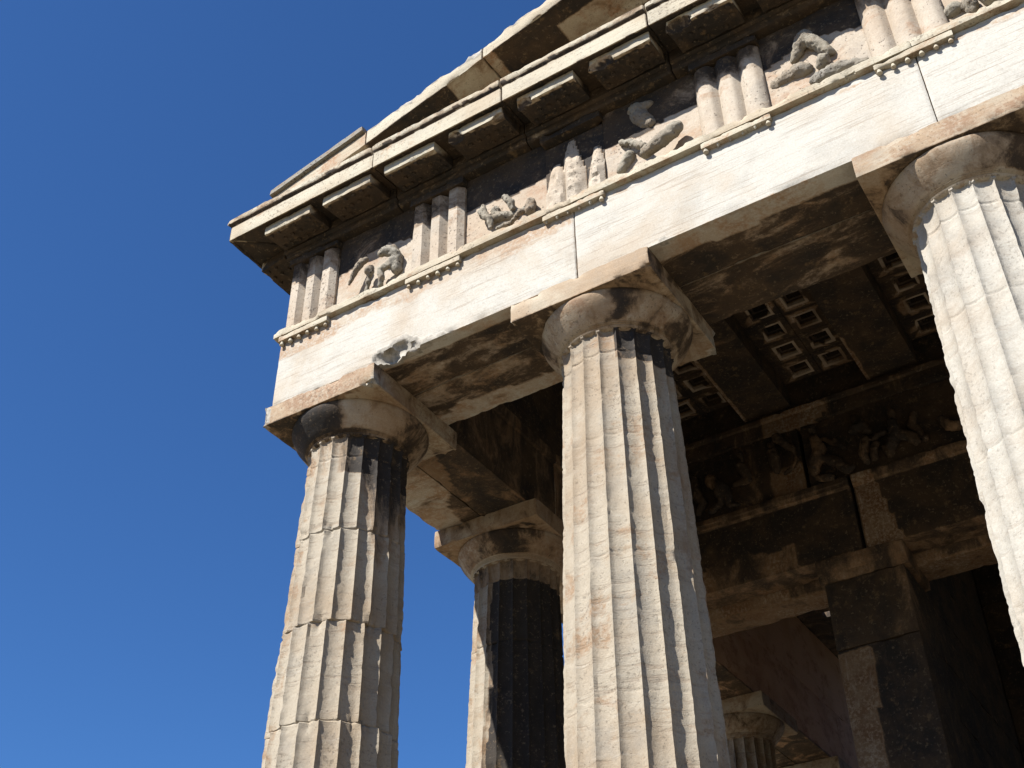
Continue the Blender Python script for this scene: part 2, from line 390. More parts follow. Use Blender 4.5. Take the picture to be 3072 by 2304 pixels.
# ------------------------------------------------------------------ architrave, taenia, regulae
def w_arch(tanf):
    def f_(p, n):
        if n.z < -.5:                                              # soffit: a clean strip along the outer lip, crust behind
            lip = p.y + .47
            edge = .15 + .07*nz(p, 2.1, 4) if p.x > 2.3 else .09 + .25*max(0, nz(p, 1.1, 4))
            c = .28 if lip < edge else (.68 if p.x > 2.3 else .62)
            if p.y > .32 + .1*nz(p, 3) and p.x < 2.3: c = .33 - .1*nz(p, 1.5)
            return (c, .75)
        if n.y < -.5: return (.05, tanf(p))
        return (.5, .5)
    return f_
def tf0(p): return .25 + (.75*max(0, 1-abs(p.z-6.33)/.16)) + (.35 if p.x < .0 and p.z > 6.2 else 0) + .35*max(0, 1-((p.x-.95)**2+(p.z-6.2)**2)/.06)
def tf1(p): return .16 + (.5*max(0, 1-abs(p.z-6.36)/(.07+.07*max(0, nz((p.x, 0, 0), 3.1))))) + .35*max(0, nz((p.x, 0, 3), 2.3)-.25)*max(0, 1-(6.4-p.z)/.5)
ends = [-H] + FX[1:-1] + [FX[-1]+H]
ch0 = [((.70, -.53, 5.69), .12), ((.80, -.53, 5.77), .10), ((.61, -.53, 5.74), .075), ((.90, -.57, 5.66), .13), ((1.02, -.60, 5.60), .155), ((1.16, -.64, 5.57), .175)]
for i in range(5):
    a, b = ends[i], ends[i+1]; st = .024 if i == 0 else .03 if i < 3 else .12
    link('architrave_block', box('architrave_block', a, b, -H, -.004, ZC, ZT0, step=st, chip=.014, amp=.0025, seed=i*1.7+.3, wear=w_arch(tf0 if i == 0 else tf1), chips=ch0 if i == 0 else [((3.05, -.60, 5.60), .135)] if i == 1 else (), gap=.006, cfr=4), M_ARCH,
         label='corner architrave beam with a broken lower edge' if i == 0 else None)
    link('inner_architrave_block', box('inner_architrave_block', a+(.492 if i == 0 else 0), b, .004, H, ZC-.004, 6.50, step=.035 if i < 3 else .15, chip=.012, amp=.003, seed=i*2.1+5, wear=w_arch(tf1), gap=.006), M_ARCH)
flb = [H+.004, FY[1], FY[2], FY[3], FY[4], FY[5]+.3]
def w_flank(p, n):
    if n.z < -.5: return (.66 if nz(p, 1.3, 2) > -.2 else .40, .8)
    if n.x > .5: return (.64 if p.y < 4.5 else .1, .6)
    return (.15, .4)
for i in range(5):
    a, b = flb[i], flb[i+1]; st = .035 if i == 0 else .06
    a2 = a if i else -.002
    link('flank_architrave_block', box('x', a, b, -H, -.004, ZC, ZT0, axis='y', step=st, chip=.012, amp=.003, seed=i+20, wear=w_flank, gap=.005), M_ARCH)
    link('flank_inner_architrave_block', sweep('y', [(.004, ZC-.003), (H, ZC-.003), (H, 6.40), (H+.03, 6.405), (H+.03, 6.53), (.004, 6.53)] if i < 2 else [(.004, ZC-.003), (H, ZC-.003), (H, 6.52), (.004, 6.52)], a, b, axis='y', step=st, chip=.012, amp=.003, seed=i+26, wear=w_flank, gap=.006 if i < 2 else .002), M_IN if i < 2 else M_PINK)
TC = [-.215, 1.11, 2.39, 3.70, 4.955, 6.25, 7.541, 8.83, 10.12, 11.45, 12.85]
def w_t(p, n): return (.14 if n.z > -.5 else .35, .6, 0)
for i in range(5):
    a, b = ends[i], ends[i+1]
    if i == 0: a = -H-.052
    link('taenia', box('taenia', a, b, -H-.052, -.10, ZT0+.002, ZT, step=.024 if i < 3 else .15, chip=.022, amp=.004, seed=i*3.3+1, wear=w_t, gap=.004, cfr=6), M_COR)
link('taenia', box('taenia', -.10, 12, -H-.052, -.101, ZT0+.002, ZT, axis='y', step=.08, chip=.01, amp=.003, seed=3, wear=w_t), M_COR)
def gutta(p, x, y, s=1., broken=False):
    n = 12; vs, fs = [], []
    prof = [(.010, 0), (.0135, -.012), (.017, -.024), (.0185, -.034), (.014, -.037)] if not broken else [(.013, 0), (.010, -.012), (.004, -.022), (.001, -.026)]
    for r, z in prof:
        for k in range(n):
            a = k/n*2*math.pi; q = (x+math.cos(a), y+math.sin(a), z)
            rr = s*r*(1+.12*nz(q, 2.5, x)); vs.append((x+rr*math.cos(a), y+rr*math.sin(a), ZT0-.052+z*s*.95))
    m = len(prof)
    for i in range(m-1):
        for k in range(n): j = (k+1) % n; fs.append((i*n+k, i*n+j, (i+1)*n+j, (i+1)*n+k))
    fs.append(tuple(range((m-1)*n, m*n))); fs.append(tuple(range(n)))
    link('gutta', finish('gutta', vs, fs, lambda p, n: (.3, .55)), M_COR, p)
random.seed(5)
for i, c in enumerate(TC[:10]):
    o = link('regula', box('regula', c-.262, c+.262, -H-.047, -H+.004, ZT0-.052, ZT0+.001, step=.022, chip=.014, amp=.003, seed=i+.7, wear=w_t, gap=.002, cfr=8), M_COR)
    for k in range(6):
        gutta(o, c-.235+k*.094, -H-.024+random.uniform(-.003, .003), random.uniform(.9, 1.12), broken=(i in (2, 3) and k in ((0, 1, 2, 3, 4) if i == 2 else (1, 2, 3, 4))))
o = link('regula', box('regula', -.40, .05, -H-.047, -H+.004, ZT0-.052, ZT0+.001, axis='y', step=.04, seed=8, wear=w_t), M_COR)

# ------------------------------------------------------------------ frieze: triglyphs and metopes
YM = -.450
def triglyph(name, c, seed, worn=0., apex=None, axis='x', left_chamfer=True):
    pts = []                                                       # (offset along, protrusion 0..1, leg index)
    xs = [-.26, -.215, -.174, -.132, -.0865, -.041, 0, .041, .0865, .132, .174, .215, .26]
    pr = [.35, 1, 1, 1, .18, 1, 1, 1, .18, 1, 1, 1, .35]
    leg = [0, 0, 0, 0, 0, 1, 1, 1, 1, 2, 2, 2, 2]
    fine = []
    for i in range(len(xs)-1):
        for k in range(3): t = k/3; fine.append((xs[i]+(xs[i+1]-xs[i])*t, pr[i]+(pr[i+1]-pr[i])*t))
    fine.append((xs[-1], pr[-1]))
    zz = [ZT-.01+i*.022 for i in range(int((7.245-ZT)/.022)+1)]
    vs = []; n = len(fine)+2
    D = .068
    for z in zz:
        row = []
        for x, p in fine:
            q = (c+x, 0, z)
            if worn:
                li = -.174 if x < -.0865 else (.174 if x > .0865 else 0)
                p2 = max(.15, math.cos((x-li)/.0865*math.pi/2*.95)**.55) if abs(x-li) < .0865 else .3
                p = p*(1-worn)+p2*worn
                p *= 1-.12*worn*max(0, fb(q, 6, seed))
            p -= .07*max(0, fb(q, 8, seed)-.25)
            if abs(x) > .2 or p > .95: p -= .18*max(0, fb(q, 11, seed+2)-.35)
            if apex:
                k = 0 if x < -.0865 else (2 if x > .0865 else 1); h, cx_, wd = apex[k]
                fal = (h-z)/.30; lim = max(0., min(1., fal))**.6
                wid = wd*(.25+.75*max(0, min(1, (h-z)/.42)))
                lat = max(0, 1-(abs(x-cx_)/wid)**2) if wid > 0 else 0
                rough = .75+.5*fb(q, 10, seed)
                p = min(p, lim*lat**.5*max(.3, rough)+.02)
            row.append((x, p + .02*nz(q, 24, seed)))
        row = [(row[0][0], -.15)] + row + [(row[-1][0], -.15)]
        for x, p in row:
            y = YM - D*p
            vs.append(Vector((c+x, y, z)) if axis == 'x' else Vector((y, c+x, z)))
    m = len(zz); fs = []
    for i in range(m-1):
        for k in range(n-1): fs.append((i*n+k, i*n+k+1, (i+1)*n+k+1, (i+1)*n+k))
        fs.append((i*n+n-1, i*n, (i+1)*n, (i+1)*n+n-1))
    fs.append(tuple(range(n))); fs.append(tuple(range((m-1)*n, m*n)))
    raw = 1. if apex else 0
    me = finish(name, vs, fs, lambda p, nn: ((.16, .35, .3) if raw and p.y < YM-.008 else (.85 if raw else .14 if p.z < 6.98 else .40+.9*(p.z-6.98), .45, 0)), sharp=24 if not worn else 42)  # bars darken upwards, cornice shade put into the colour
    return me
for i, c in enumerate(TC[:10]):
    worn = {3: .5, 4: .72}.get(i, .0); ap = [(7.02, -.16, .13), (7.21, -.02, .12), (7.02, .20, .10)] if i == 2 else None
    lab = {2: 'triglyph broken down to ragged spikes', 4: 'triglyph with rounded worn bars'}.get(i)
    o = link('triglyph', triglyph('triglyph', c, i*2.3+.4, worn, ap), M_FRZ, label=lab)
    o = link('triglyph_cap', box('triglyph_cap', c-.27, c+.27, -.53, YM+.02, 7.247, ZF-.001, step=.03, chip=.02, seed=i, wear=lambda p, n: (.82, .5)), M_FRZ)  # dark cap colour paints in the cornice shade as well
for c in (-.215, 1.11, 2.39):
    link('triglyph', triglyph('triglyph', c, c+9, axis='y'), M_FRZ)
def w_met_shade(p, n):
    return (.14 if p.z < 6.95 + .12*nz(p, 2.5, 7) else .76+.2*nz(p, 3, 2), .55)  # upper metope darkened: the shade under the cornice is painted in
edges = [-H] + [TC[i]+.262*s for i in range(7) for s in (-1, 1)][1:] + [8.0]
k = 0
METS = []
for i in range(9):
    a, b = TC[i]+.255, TC[i+1]-.255
    METS.append(link('metope', box('metope', a, b, YM+.003, -.2, ZT, ZF, step=.03, chip=.004, amp=.006, seed=i+40, wear=w_met_shade, gap=.002), M_FRZ))
def w_bk(p, n): return (.6, .5)
link('frieze_backer', box('frieze_backer', -.44, 13.1, -.38, H-.002, 6.502, 7.63, step=.2, chip=0, seed=2, wear=w_bk), M_IN)
def w_fin(p, n): return (.88 if p.y < 4.6 else .06, .5)
link('flank_frieze', box('flank_frieze', H-.001, 4.45, YM, H-.004, 6.535, 7.90, axis='y', step=.08, chip=.004, amp=.003, seed=50, wear=w_fin), M_IN)
link('flank_frieze', box('flank_frieze', 4.452, 12.9, YM, H-.004, 6.525, 7.60, axis='y', step=.08, chip=.004, amp=.002, seed=51, wear=w_fin), M_PINK)
link('flank_frieze', box('flank_frieze', -.449, H-.003, YM, -.2, 6.50, ZF, axis='y', step=.08, chip=.004, amp=.002, seed=52, wear=w_met_shade), M_FRZ)

# eroded relief sculpture grown from metaballs
def figure(name, chains, parent, mat, seed, res=.013, label=None, wear=None, amp=.010, rs=1.26):
    mb = bpy.data.metaballs.new('mb%d' % seed); ob = bpy.data.objects.new('mb%d' % seed, mb); C.objects.link(ob)
    mb.resolution = res; mb.render_resolution = res; mb.threshold = .6
    for ch in chains:
        for (a, b) in zip(ch[:-1], ch[1:]):
            pa, pb = Vector(a[:3]), Vector(b[:3]); L = (pb-pa).length; k = max(1, int(L/(min(a[3], b[3])*.45)))
            for j in range(k+1):
                if j == k and b is not ch[-1]: continue
                t = j/k; e = mb.elements.new(type='BALL'); p = pa.lerp(pb, t)
                r = a[3]+(b[3]-a[3])*t; e.co = p; e.radius = r*rs; e.stiffness = 2
    dg = bpy.context.evaluated_depsgraph_get(); dg.update(); ev = ob.evaluated_get(dg)
    me0 = bpy.data.meshes.new_from_object(ev); vs = [v.co.copy() for v in me0.vertices]; ns = [v.normal.copy() for v in me0.vertices]
    fs = [tuple(p.vertices) for p in me0.polygons]
    bpy.data.objects.remove(ob); bpy.data.metaballs.remove(mb); bpy.data.meshes.remove(me0)
    vs = [v + n*(amp*fb(v, 22, seed) + amp*.6*nz(v, 55, seed) - amp*1.6*max(0, abs(nz(v, 16, seed+4))-.28)) for v, n in zip(vs, ns)]
    return link(name, finish(name, vs, fs, wear or (lambda p, n: (.26, .4, .25)), sharp=60), mat, parent, label)
M1 = [[(.261,-.54,6.652,.017),(.3,-.54,6.75,.029),(.368,-.54,6.844,.042),(.39,-.50,6.911,.023)],
 [(.455,-.53,6.73,.050),(.453,-.51,6.68,.026),(.416,-.49,6.603,.028),(.40,-.47,6.52,.03)],
 [(.564,-.53,6.854,.036),(.614,-.53,6.869,.046),(.671,-.51,6.85,.064),(.714,-.5,6.79,.049),(.707,-.48,6.727,.056),(.703,-.48,6.643,.056)],
 [(.686,-.52,6.737,.034),(.655,-.53,6.684,.037),(.573,-.53,6.665,.034),(.589,-.52,6.594,.032),(.557,-.5,6.53,.026)]]
M2 = [[(1.576,-.51,6.871,.022),(1.566,-.51,6.791,.044),(1.634,-.51,6.681,.033),(1.643,-.5,6.601,.024)],
 [(1.783,-.52,6.844,.034),(1.833,-.52,6.776,.036),(1.85,-.5,6.698,.028)],
 [(1.688,-.48,6.584,.022),(1.841,-.51,6.545,.022),(1.941,-.52,6.60,.028)],
 [(2.003,-.49,6.685,.051),(2.007,-.5,6.578,.051)],
 [(1.669,-.47,6.805,.043),(1.662,-.46,6.732,.052),(1.80,-.448,6.69,.045),(1.95,-.448,6.67,.045)]]
M3 = [[(3.014,-.55,6.568,.045),(3.093,-.56,6.592,.061),(3.198,-.55,6.642,.065),(3.282,-.53,6.704,.069)],
 [(2.80,-.47,6.90,.03),(2.891,-.5,6.823,.029),(2.954,-.51,6.738,.033),(3.009,-.52,6.683,.037)],
 [(2.78,-.45,6.62,.05),(2.86,-.46,6.72,.06)], [(2.93,-.44,7.22,.06),(2.98,-.45,7.08,.07),(3.05,-.445,6.98,.055)],[(2.93,-.44,7.22,.06),(3.06,-.45,7.20,.04)]]
M4 = [[(4.188,-.49,6.909,.028),(4.299,-.52,7.063,.052),(4.371,-.52,6.939,.042),(4.447,-.49,6.82,.035)],
 [(4.391,-.52,6.744,.05),(4.363,-.5,6.731,.037)], [(4.199,-.47,6.798,.065),(4.264,-.49,6.758,.041)],
 [(4.303,-.49,6.609,.045),(4.466,-.5,6.605,.054),(4.647,-.49,6.568,.032)], [(4.12,-.46,6.795,.056),(4.02,-.45,6.778,.046)]]
M5 = [[(5.369,-.5,6.649,.054),(5.373,-.5,6.565,.027)], [(5.28,-.47,6.686,.064),(5.232,-.45,6.679,.055)], [(5.476,-.53,6.595,.054),(5.588,-.53,6.573,.054)]]
M4 = [[(x, y+.03, z, q*1.3) for x, y, z, q in ch] for ch in M4]
M3[3:] = [[(x, y+.02, z, q*1.25) for x, y, z, q in ch] for ch in M3[3:]]
M5 = [[(x, y+.02, z, q*1.2) for x, y, z, q in ch] for ch in M5]
sd = 1
for mi, (M, spl) in enumerate(((M1, [(0,), (1,), (2, 3)]), (M2, [(0,), (1,), (2, 3), (4,)]), (M3, [(0, 1), (2,), (3, 4)]), (M4, [(0, 1), (2, 4), (3,)]), (M5, [(0,), (1,), (2,)]))):
    for s in spl:
        figure('relief_figure', [M[j] for j in s], METS[mi], M_SCULP, sd); sd += 1

# ------------------------------------------------------------------ cornice
GP = [(.3, ZF+.003), (-.52, ZF+.003), (-.535, 7.35), (-.535, 7.405), (-.560, 7.42), (-.560, 7.535), (-.872, 7.490), (-.880, 7.474), (-.903, 7.474), (-.903, 7.640), (-.916, 7.648), (-.932, 7.664), (-.932, 7.712), (.3, 7.725)]
def w_cor(p, n):
    o = max(-p.y if p.x > -.9 else 0, -p.x)
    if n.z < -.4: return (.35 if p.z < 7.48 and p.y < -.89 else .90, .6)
    if p.z > 7.63: return (.40, .5)
    if n.y < -.5 and p.y < -.8 or n.x < -.5 and p.x < -.8: return (.10, .55)
    return (.7, .5)
cj = [None, .71, 2.0, 3.30, 4.62, 5.95, 7.3, 8.6, 9.9, 11.3, 13.4]
cchips = {1: [((1.42, -.93, 7.735), .03)], 0: [((-.2, -.96, 7.74), .035)]}
for i in range(10):
    st = .026 if i < 5 else .12
    s0 = 0 if i == 0 else cj[i]
    o = link('cornice_block', sweep('cornice_block', GP, s0, cj[i+1], step=st*.85, m0=1. if i == 0 else 0, chip=.007, amp=.0015, seed=i*1.9+60, wear=w_cor, gap=.008, cfr=9, chips=cchips.get(i, ())), M_COR,
             label='corner cornice block with a sharp tip' if i == 0 else None)
link('flank_cornice_block', sweep('fc', GP, 0, 1.3, axis='y', step=.03, m0=1., chip=.03, amp=.004, seed=71, wear=w_cor, gap=.008, cfr=5), M_COR)
for a, b in ((1.3, 3.0), (3.0, 5), (5, 9), (9, 12.9)):
    link('flank_cornice_block', sweep('fc', GP, a, b, axis='y', step=.06, chip=.03, amp=.004, seed=72+a, wear=w_cor, gap=.008, cfr=5), M_COR)
def mutule(c, axis='x', seed=0., chips=()):
    P = [(-.850, 7.487), (-.850, 7.388), (-.847, 7.383), (-.59, 7.418), (-.575, 7.415), (-.575, 7.53)]
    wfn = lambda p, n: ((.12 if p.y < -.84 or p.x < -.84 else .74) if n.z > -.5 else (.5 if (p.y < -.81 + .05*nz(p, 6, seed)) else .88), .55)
    me = sweep('mutule', P, c-.255, c+.255, axis=axis, step=.02, chip=.006, amp=.0015, seed=seed, wear=wfn, gap=.001, cfr=10, cth=.0, chips=chips, fresh=False)
    bm = bmesh.new(); bm.from_mesh(me); n0 = len(bm.verts)
    for r in range(3):
        for k in range(6):
            if nz((c*3+k, r*1.7, seed), 1.3) > .18: continue
            s, d = c-.21+k*.084, -.80+r*.085; z = 7.380+(d+.855)*.14
            if any((Vector((s, d, z))-Vector(cc)).length < rr*1.4 for cc, rr in chips): continue
            loc = (s, d, z-.007) if axis == 'x' else (d, s, z-.007)
            bmesh.ops.create_cone(bm, segments=10, radius1=.015, radius2=.019, depth=.024, cap_ends=True, matrix=Matrix.Translation(loc))
    bm.to_mesh(me); bm.free()
    for i in range(n0, len(me.vertices)): me.attributes['wear'].data[i].color = (.86, .5, 0, 1)
    return link('mutule', me, M_COR)
mus = []
for i in range(20):
    c = -.255 + i*.656
    mus.append(c)
MCH = {0: [((-.05, -.88, 7.35), .05)], 1: [((.66, -.90, 7.35), .07)], 2: [((.80, -.90, 7.34), .08), ((1.1, -.92, 7.36), .085)], 3: [((1.50, -.90, 7.35), .12), ((1.92, -.88, 7.33), .09)], 4: [((2.15, -.92, 7.36), .13), ((2.5, -.9, 7.35), .07)], 5: [((2.85, -.9, 7.36), .12)], 6: [((3.5, -.92, 7.36), .15), ((3.8, -.9, 7.34), .09)], 7: [((4.4, -.9, 7.35), .1)]}
for i, c in enumerate(mus): mutule(c, seed=i*1.31+80, chips=MCH.get(i, ()))
for i, c in enumerate(mus[:4]): mutule(c, axis='y', seed=i*1.31+95)
# corner blocks on top of the cornice
def prism_xz(name, poly, y0, y1, seed, wear, mat, step=.035, chip=.02, chips=(), label=None, amp=.004):
    me = sweep(name, [(x, z) for x, z in poly], y0, y1, axis='y', step=step, chip=chip, amp=amp, seed=seed, wear=wear, chips=chips, gap=.004)
    return link(name, me, mat, label=label)
prism_xz('raking_corner_block', [(-.41, 7.722), (.16, 7.722), (.60, 7.842), (.60, 8.00), (-.43, 7.775)], -.893, .28, 101, lambda p, n: (.10, .88), M_COR, label='tan wedge-shaped block at the pediment corner')
prism_xz('raking_slab', [(-.45, 7.780), (.588, 8.008), (.575, 8.070), (-.44, 7.842)], -.925, .30, 102, lambda p, n: (.35, .3), M_GREY, chip=.014)
prism_xz('corner_slab', [(-.90, 7.718), (-.46, 7.728), (-.48, 7.775), (-.62, 7.76), (-.84, 7.735)], -.90, 0.3, 103, lambda p, n: (.38, .3), M_GREY, chip=.02)
# raking cornice
RP = [(.3, .17), (-.89, .167), (-.905, .162), (-.905, .0), (-.885, -.004), (-.872, .018), (-.47, .045), (-.44, -.01), (-.40, -.012), (-.40, -.05), (.3, -.05)]
def w_rk(p, n):
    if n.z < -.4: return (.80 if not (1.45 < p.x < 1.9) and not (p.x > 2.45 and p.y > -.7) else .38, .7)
    if n.y < -.5 and p.y < -.8: return (.06, .25)
    return (.5, .5)
SLP = .268; Z0 = 7.838-.665*SLP
rk = [.612, 1.815, 3.15, 4.5, 6.33]
zt_ = lambda x: 7.838+.268*(x-.665)+.17
rch = {0: [((x, -.93, zt_(x)+dz), rr) for x, dz, rr in ((.70, .03, .05), (.93, .02, .045), (1.07, .035, .075), (1.16, .03, .06), (1.33, .025, .04), (1.50, .03, .07), (1.60, .04, .085), (1.73, .04, .10))],
       1: [((x, -.93, zt_(x)+dz), rr) for x, dz, rr in ((1.93, .03, .05), (2.12, .03, .06), (2.25, .03, .05), (2.5, .03, .07))]}
for i in range(4):
    me = sweep('raking_cornice', [(d, z+Z0) for d, z in RP], rk[i], rk[i+1], step=.028 if i < 2 else .05, chip=.014, amp=.003, seed=110+i*1.3, wear=w_rk, slope=SLP, chips=rch.get(i, ()), gap=.008, cfr=4, cth=.0)
    link('raking_cornice', me, M_COR)
me = sweep('raking_cornice', [(d, z+Z0+6.33*2*SLP) for d, z in RP], 6.34, 13.0, step=.2, chip=.01, seed=119, wear=w_rk, slope=-SLP); link('raking_cornice', me, M_COR)
ty = bpy.data.meshes.new('t')
prism_xz('tympanum', [(.2, 7.73), (12.5, 7.73), (6.33, Z0+6.33*SLP+.0), (.45, 7.80)], -.42, -.15, 120, lambda p, n: (.55, .9), M_CAP, step=.3, chip=0)
prism_xz('roof', [(.62, 8.03), (6.33, 9.6), (12.6, 8.03), (12.6, 7.93), (6.33, 9.5), (.62, 7.94)], .30, 6.2, 121, lambda p, n: (.5, .5), M_GREY, step=.5, chip=0)
prism_xz('roof', [(2.3, 8.5), (6.33, 9.6), (12.6, 8.03), (12.6, 7.93), (6.33, 9.5), (2.3, 8.4)], 6.21, 14, 122, lambda p, n: (.5, .5), M_GREY, step=.5, chip=0)
prism_xz('roof', [(-.40, 7.73), (.61, 7.95), (.61, 8.0), (-.40, 7.80)], .31, 6.2, 123, lambda p, n: (.5, .5), M_GREY, step=.5, chip=0)

# ------------------------------------------------------------------ porch ceiling: beams and coffered slabs
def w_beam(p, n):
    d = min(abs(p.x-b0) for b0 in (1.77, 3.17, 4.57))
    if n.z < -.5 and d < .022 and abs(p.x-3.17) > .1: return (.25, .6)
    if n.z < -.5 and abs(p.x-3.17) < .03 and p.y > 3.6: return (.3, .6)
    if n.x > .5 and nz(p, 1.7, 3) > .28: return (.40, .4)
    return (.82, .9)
bx0 = [.505, 1.77, 3.17, 4.57, 5.97, 7.37, 8.77, 10.2]
for i, a in enumerate(bx0):
    link('ceiling_beam', box('ceiling_beam', a, a+(.40 if i == 0 else .54), .45, 4.46, 7.64, 7.935, axis='x', step=.05, pstep=.05, chip=.010, amp=.003, seed=130+i, wear=w_beam, gap=.001), M_IN)
def coffer_slab(x0, x1, y0, y1, z, seed):
    vs, fs = [], []; cols = {}
    nx, ny = 2, 2
    pw, ph = (x1-x0)/nx, (y1-y0)/ny; hw = .093
    def ring(cx, cy, hx, hy, zz, k=4):
        b = len(vs)
        for e in range(4):
            A = [(-1, -1), (1, -1), (1, 1), (-1, 1)][e]; B = [(-1, -1), (1, -1), (1, 1), (-1, 1)][(e+1) % 4]
            for j in range(k):
                t = j/k; u, v = A[0]+(B[0]-A[0])*t, A[1]+(B[1]-A[1])*t
                q = (cx+u*hx, cy+v*hy, zz)
                vs.append(Vector((q[0]+.004*nz(q, 9, seed), q[1]+.004*nz(q, 9, seed+1), zz+.002*nz(q, 14, seed))))
        return b, 4*k
    for i in range(nx):
        for j in range(ny):
            cx, cy = (x0+x1)/2+(i-.5)*.37, y0+ph*(j+.5); wx = x0+pw*(i+.5)
            g_ = .003; rw = .016+.014*abs(nz((cx*3, cy*3, 0), 1.7, seed))
            R_ = [ring(wx, cy, pw/2-g_, ph/2-g_, z+.2), ring(wx, cy, pw/2-g_, ph/2-g_, z), ring(cx, cy, hw+rw+.016, hw+rw+.016, z), ring(cx, cy, hw+rw, hw+rw, z), ring(cx, cy, hw+.006, hw+.006, z), ring(cx, cy, hw, hw, z+.003), ring(cx, cy, hw, hw, z+.07), ring(cx, cy, hw-.025, hw-.025, z+.072), ring(cx, cy, hw-.025, hw-.025, z+.14)]
            for (b, n), (b2, _) in zip(R_[:-1], R_[1:]):
                for k in range(n): fs.append((b+k, b+(k+1) % n, b2+(k+1) % n, b2+k))
            fs.append(tuple(range(R_[-1][0], R_[-1][0]+R_[-1][1])))
            for k in (3, 4, 5):
                for v in range(R_[k][0], R_[k][0]+R_[k][1]): cols[v] = (.0+.62*(nz(vs[v], 6, seed) > .12), .1, 0)
            for v in range(R_[2][0], R_[2][0]+R_[2][1]): cols[v] = (.72 if nz(vs[v], 7, seed+2) < .15 else .30, .6, 0)
    me = bpy.data.meshes.new('coffer_slab'); me.from_pydata([tuple(v) for v in vs], [], fs); me.update()
    a = me.color_attributes.new('wear', 'FLOAT_COLOR', 'POINT')
    for i in range(len(vs)):
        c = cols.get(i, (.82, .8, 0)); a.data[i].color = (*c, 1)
    return link('coffer_slab', me, M_IN)
for i, a in enumerate(bx0[:-1]):
    x0, x1 = a+(.40 if i == 0 else .54), bx0[i+1]
    for j in range(6):
        y1 = 4.375-j*.745; y0 = y1-.745
        if y1 < .5: continue
        coffer_slab(x0+.002, x1-.002, y0, y1, 7.90, i*7+j)
link('ceiling_slab', box('ceiling_slab', .3, 12.6, -.3, 4.6, 8.11, 8.13, step=.5, chip=0, wear=w_bk, seed=7), M_IN)

# ------------------------------------------------------------------ inner porch (pronaos): architrave, frieze, anta, walls
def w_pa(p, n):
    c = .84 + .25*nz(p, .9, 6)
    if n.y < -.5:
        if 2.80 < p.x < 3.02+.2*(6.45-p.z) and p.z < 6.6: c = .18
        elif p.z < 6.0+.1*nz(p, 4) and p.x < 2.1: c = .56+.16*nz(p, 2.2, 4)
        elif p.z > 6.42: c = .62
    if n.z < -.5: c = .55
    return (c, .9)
paj = [H+.003, 2.768, 5.0, 7.6, 12.0]
for i in range(4):
    a, b = paj[i], paj[i+1]
    prof = [(4.40, ZC+.002), (4.76, ZC+.002), (4.76, 6.55), (4.362, 6.55), (4.358, 6.49), (4.372, 6.478), (4.374, 6.445), (4.39, 6.435), (4.392, 6.42), (4.40, 6.415)]
    link('porch_architrave_block', sweep('porch_architrave_block', prof, a+(.018 if i else 0), b, step=.04 if i < 2 else .15, chip=.012, amp=.004, seed=140+i, wear=w_pa, gap=.012), M_IN)
link('porch_inner_architrave', sweep('pia', [(4.80, 5.60), (5.18, 5.60), (5.18, 6.55), (4.77, 6.55), (4.77, 5.70)], H+.003, 12, step=.05, pstep=.04, chip=.02, amp=.006, seed=146, wear=lambda p, n: (.45 if n.z < -.5 else .25 if p.x < 1.8 else .6, .9)), M_IN)
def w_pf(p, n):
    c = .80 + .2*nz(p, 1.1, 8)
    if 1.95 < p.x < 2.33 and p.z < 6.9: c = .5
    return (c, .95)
fj = [H+.003, 2.335, 4.2, 6.5, 9, 12]; PFR = []
for i in range(5):
    PFR.append(link('porch_frieze_block', box('porch_frieze_block', fj[i]+(.030 if i else 0), fj[i+1], 4.41, 4.9, 6.552, 7.33, step=.04 if i < 2 else .2, chip=.006, amp=.014, seed=150+i, wear=w_pf, gap=.008), M_IN))
def w_pb(p, n): return (.28 if 1.98 < p.x < 2.62+.2*nz(p, 5) else .74, .8)
link('porch_crown_course', sweep('pcc', [(4.40, 7.332), (4.385, 7.345), (4.385, 7.50), (4.36, 7.515), (4.355, 7.56), (4.9, 7.56), (4.9, 7.332)], H+.003, 12, step=.05, chip=.012, amp=.003, seed=156, wear=w_pb), M_IN)
link('porch_upper_course', box('puc', H+.003, 12, 4.43, 4.9, 7.562, 8.1, step=.2, chip=.004, seed=157, wear=lambda p, n: (.85, .9)), M_IN)
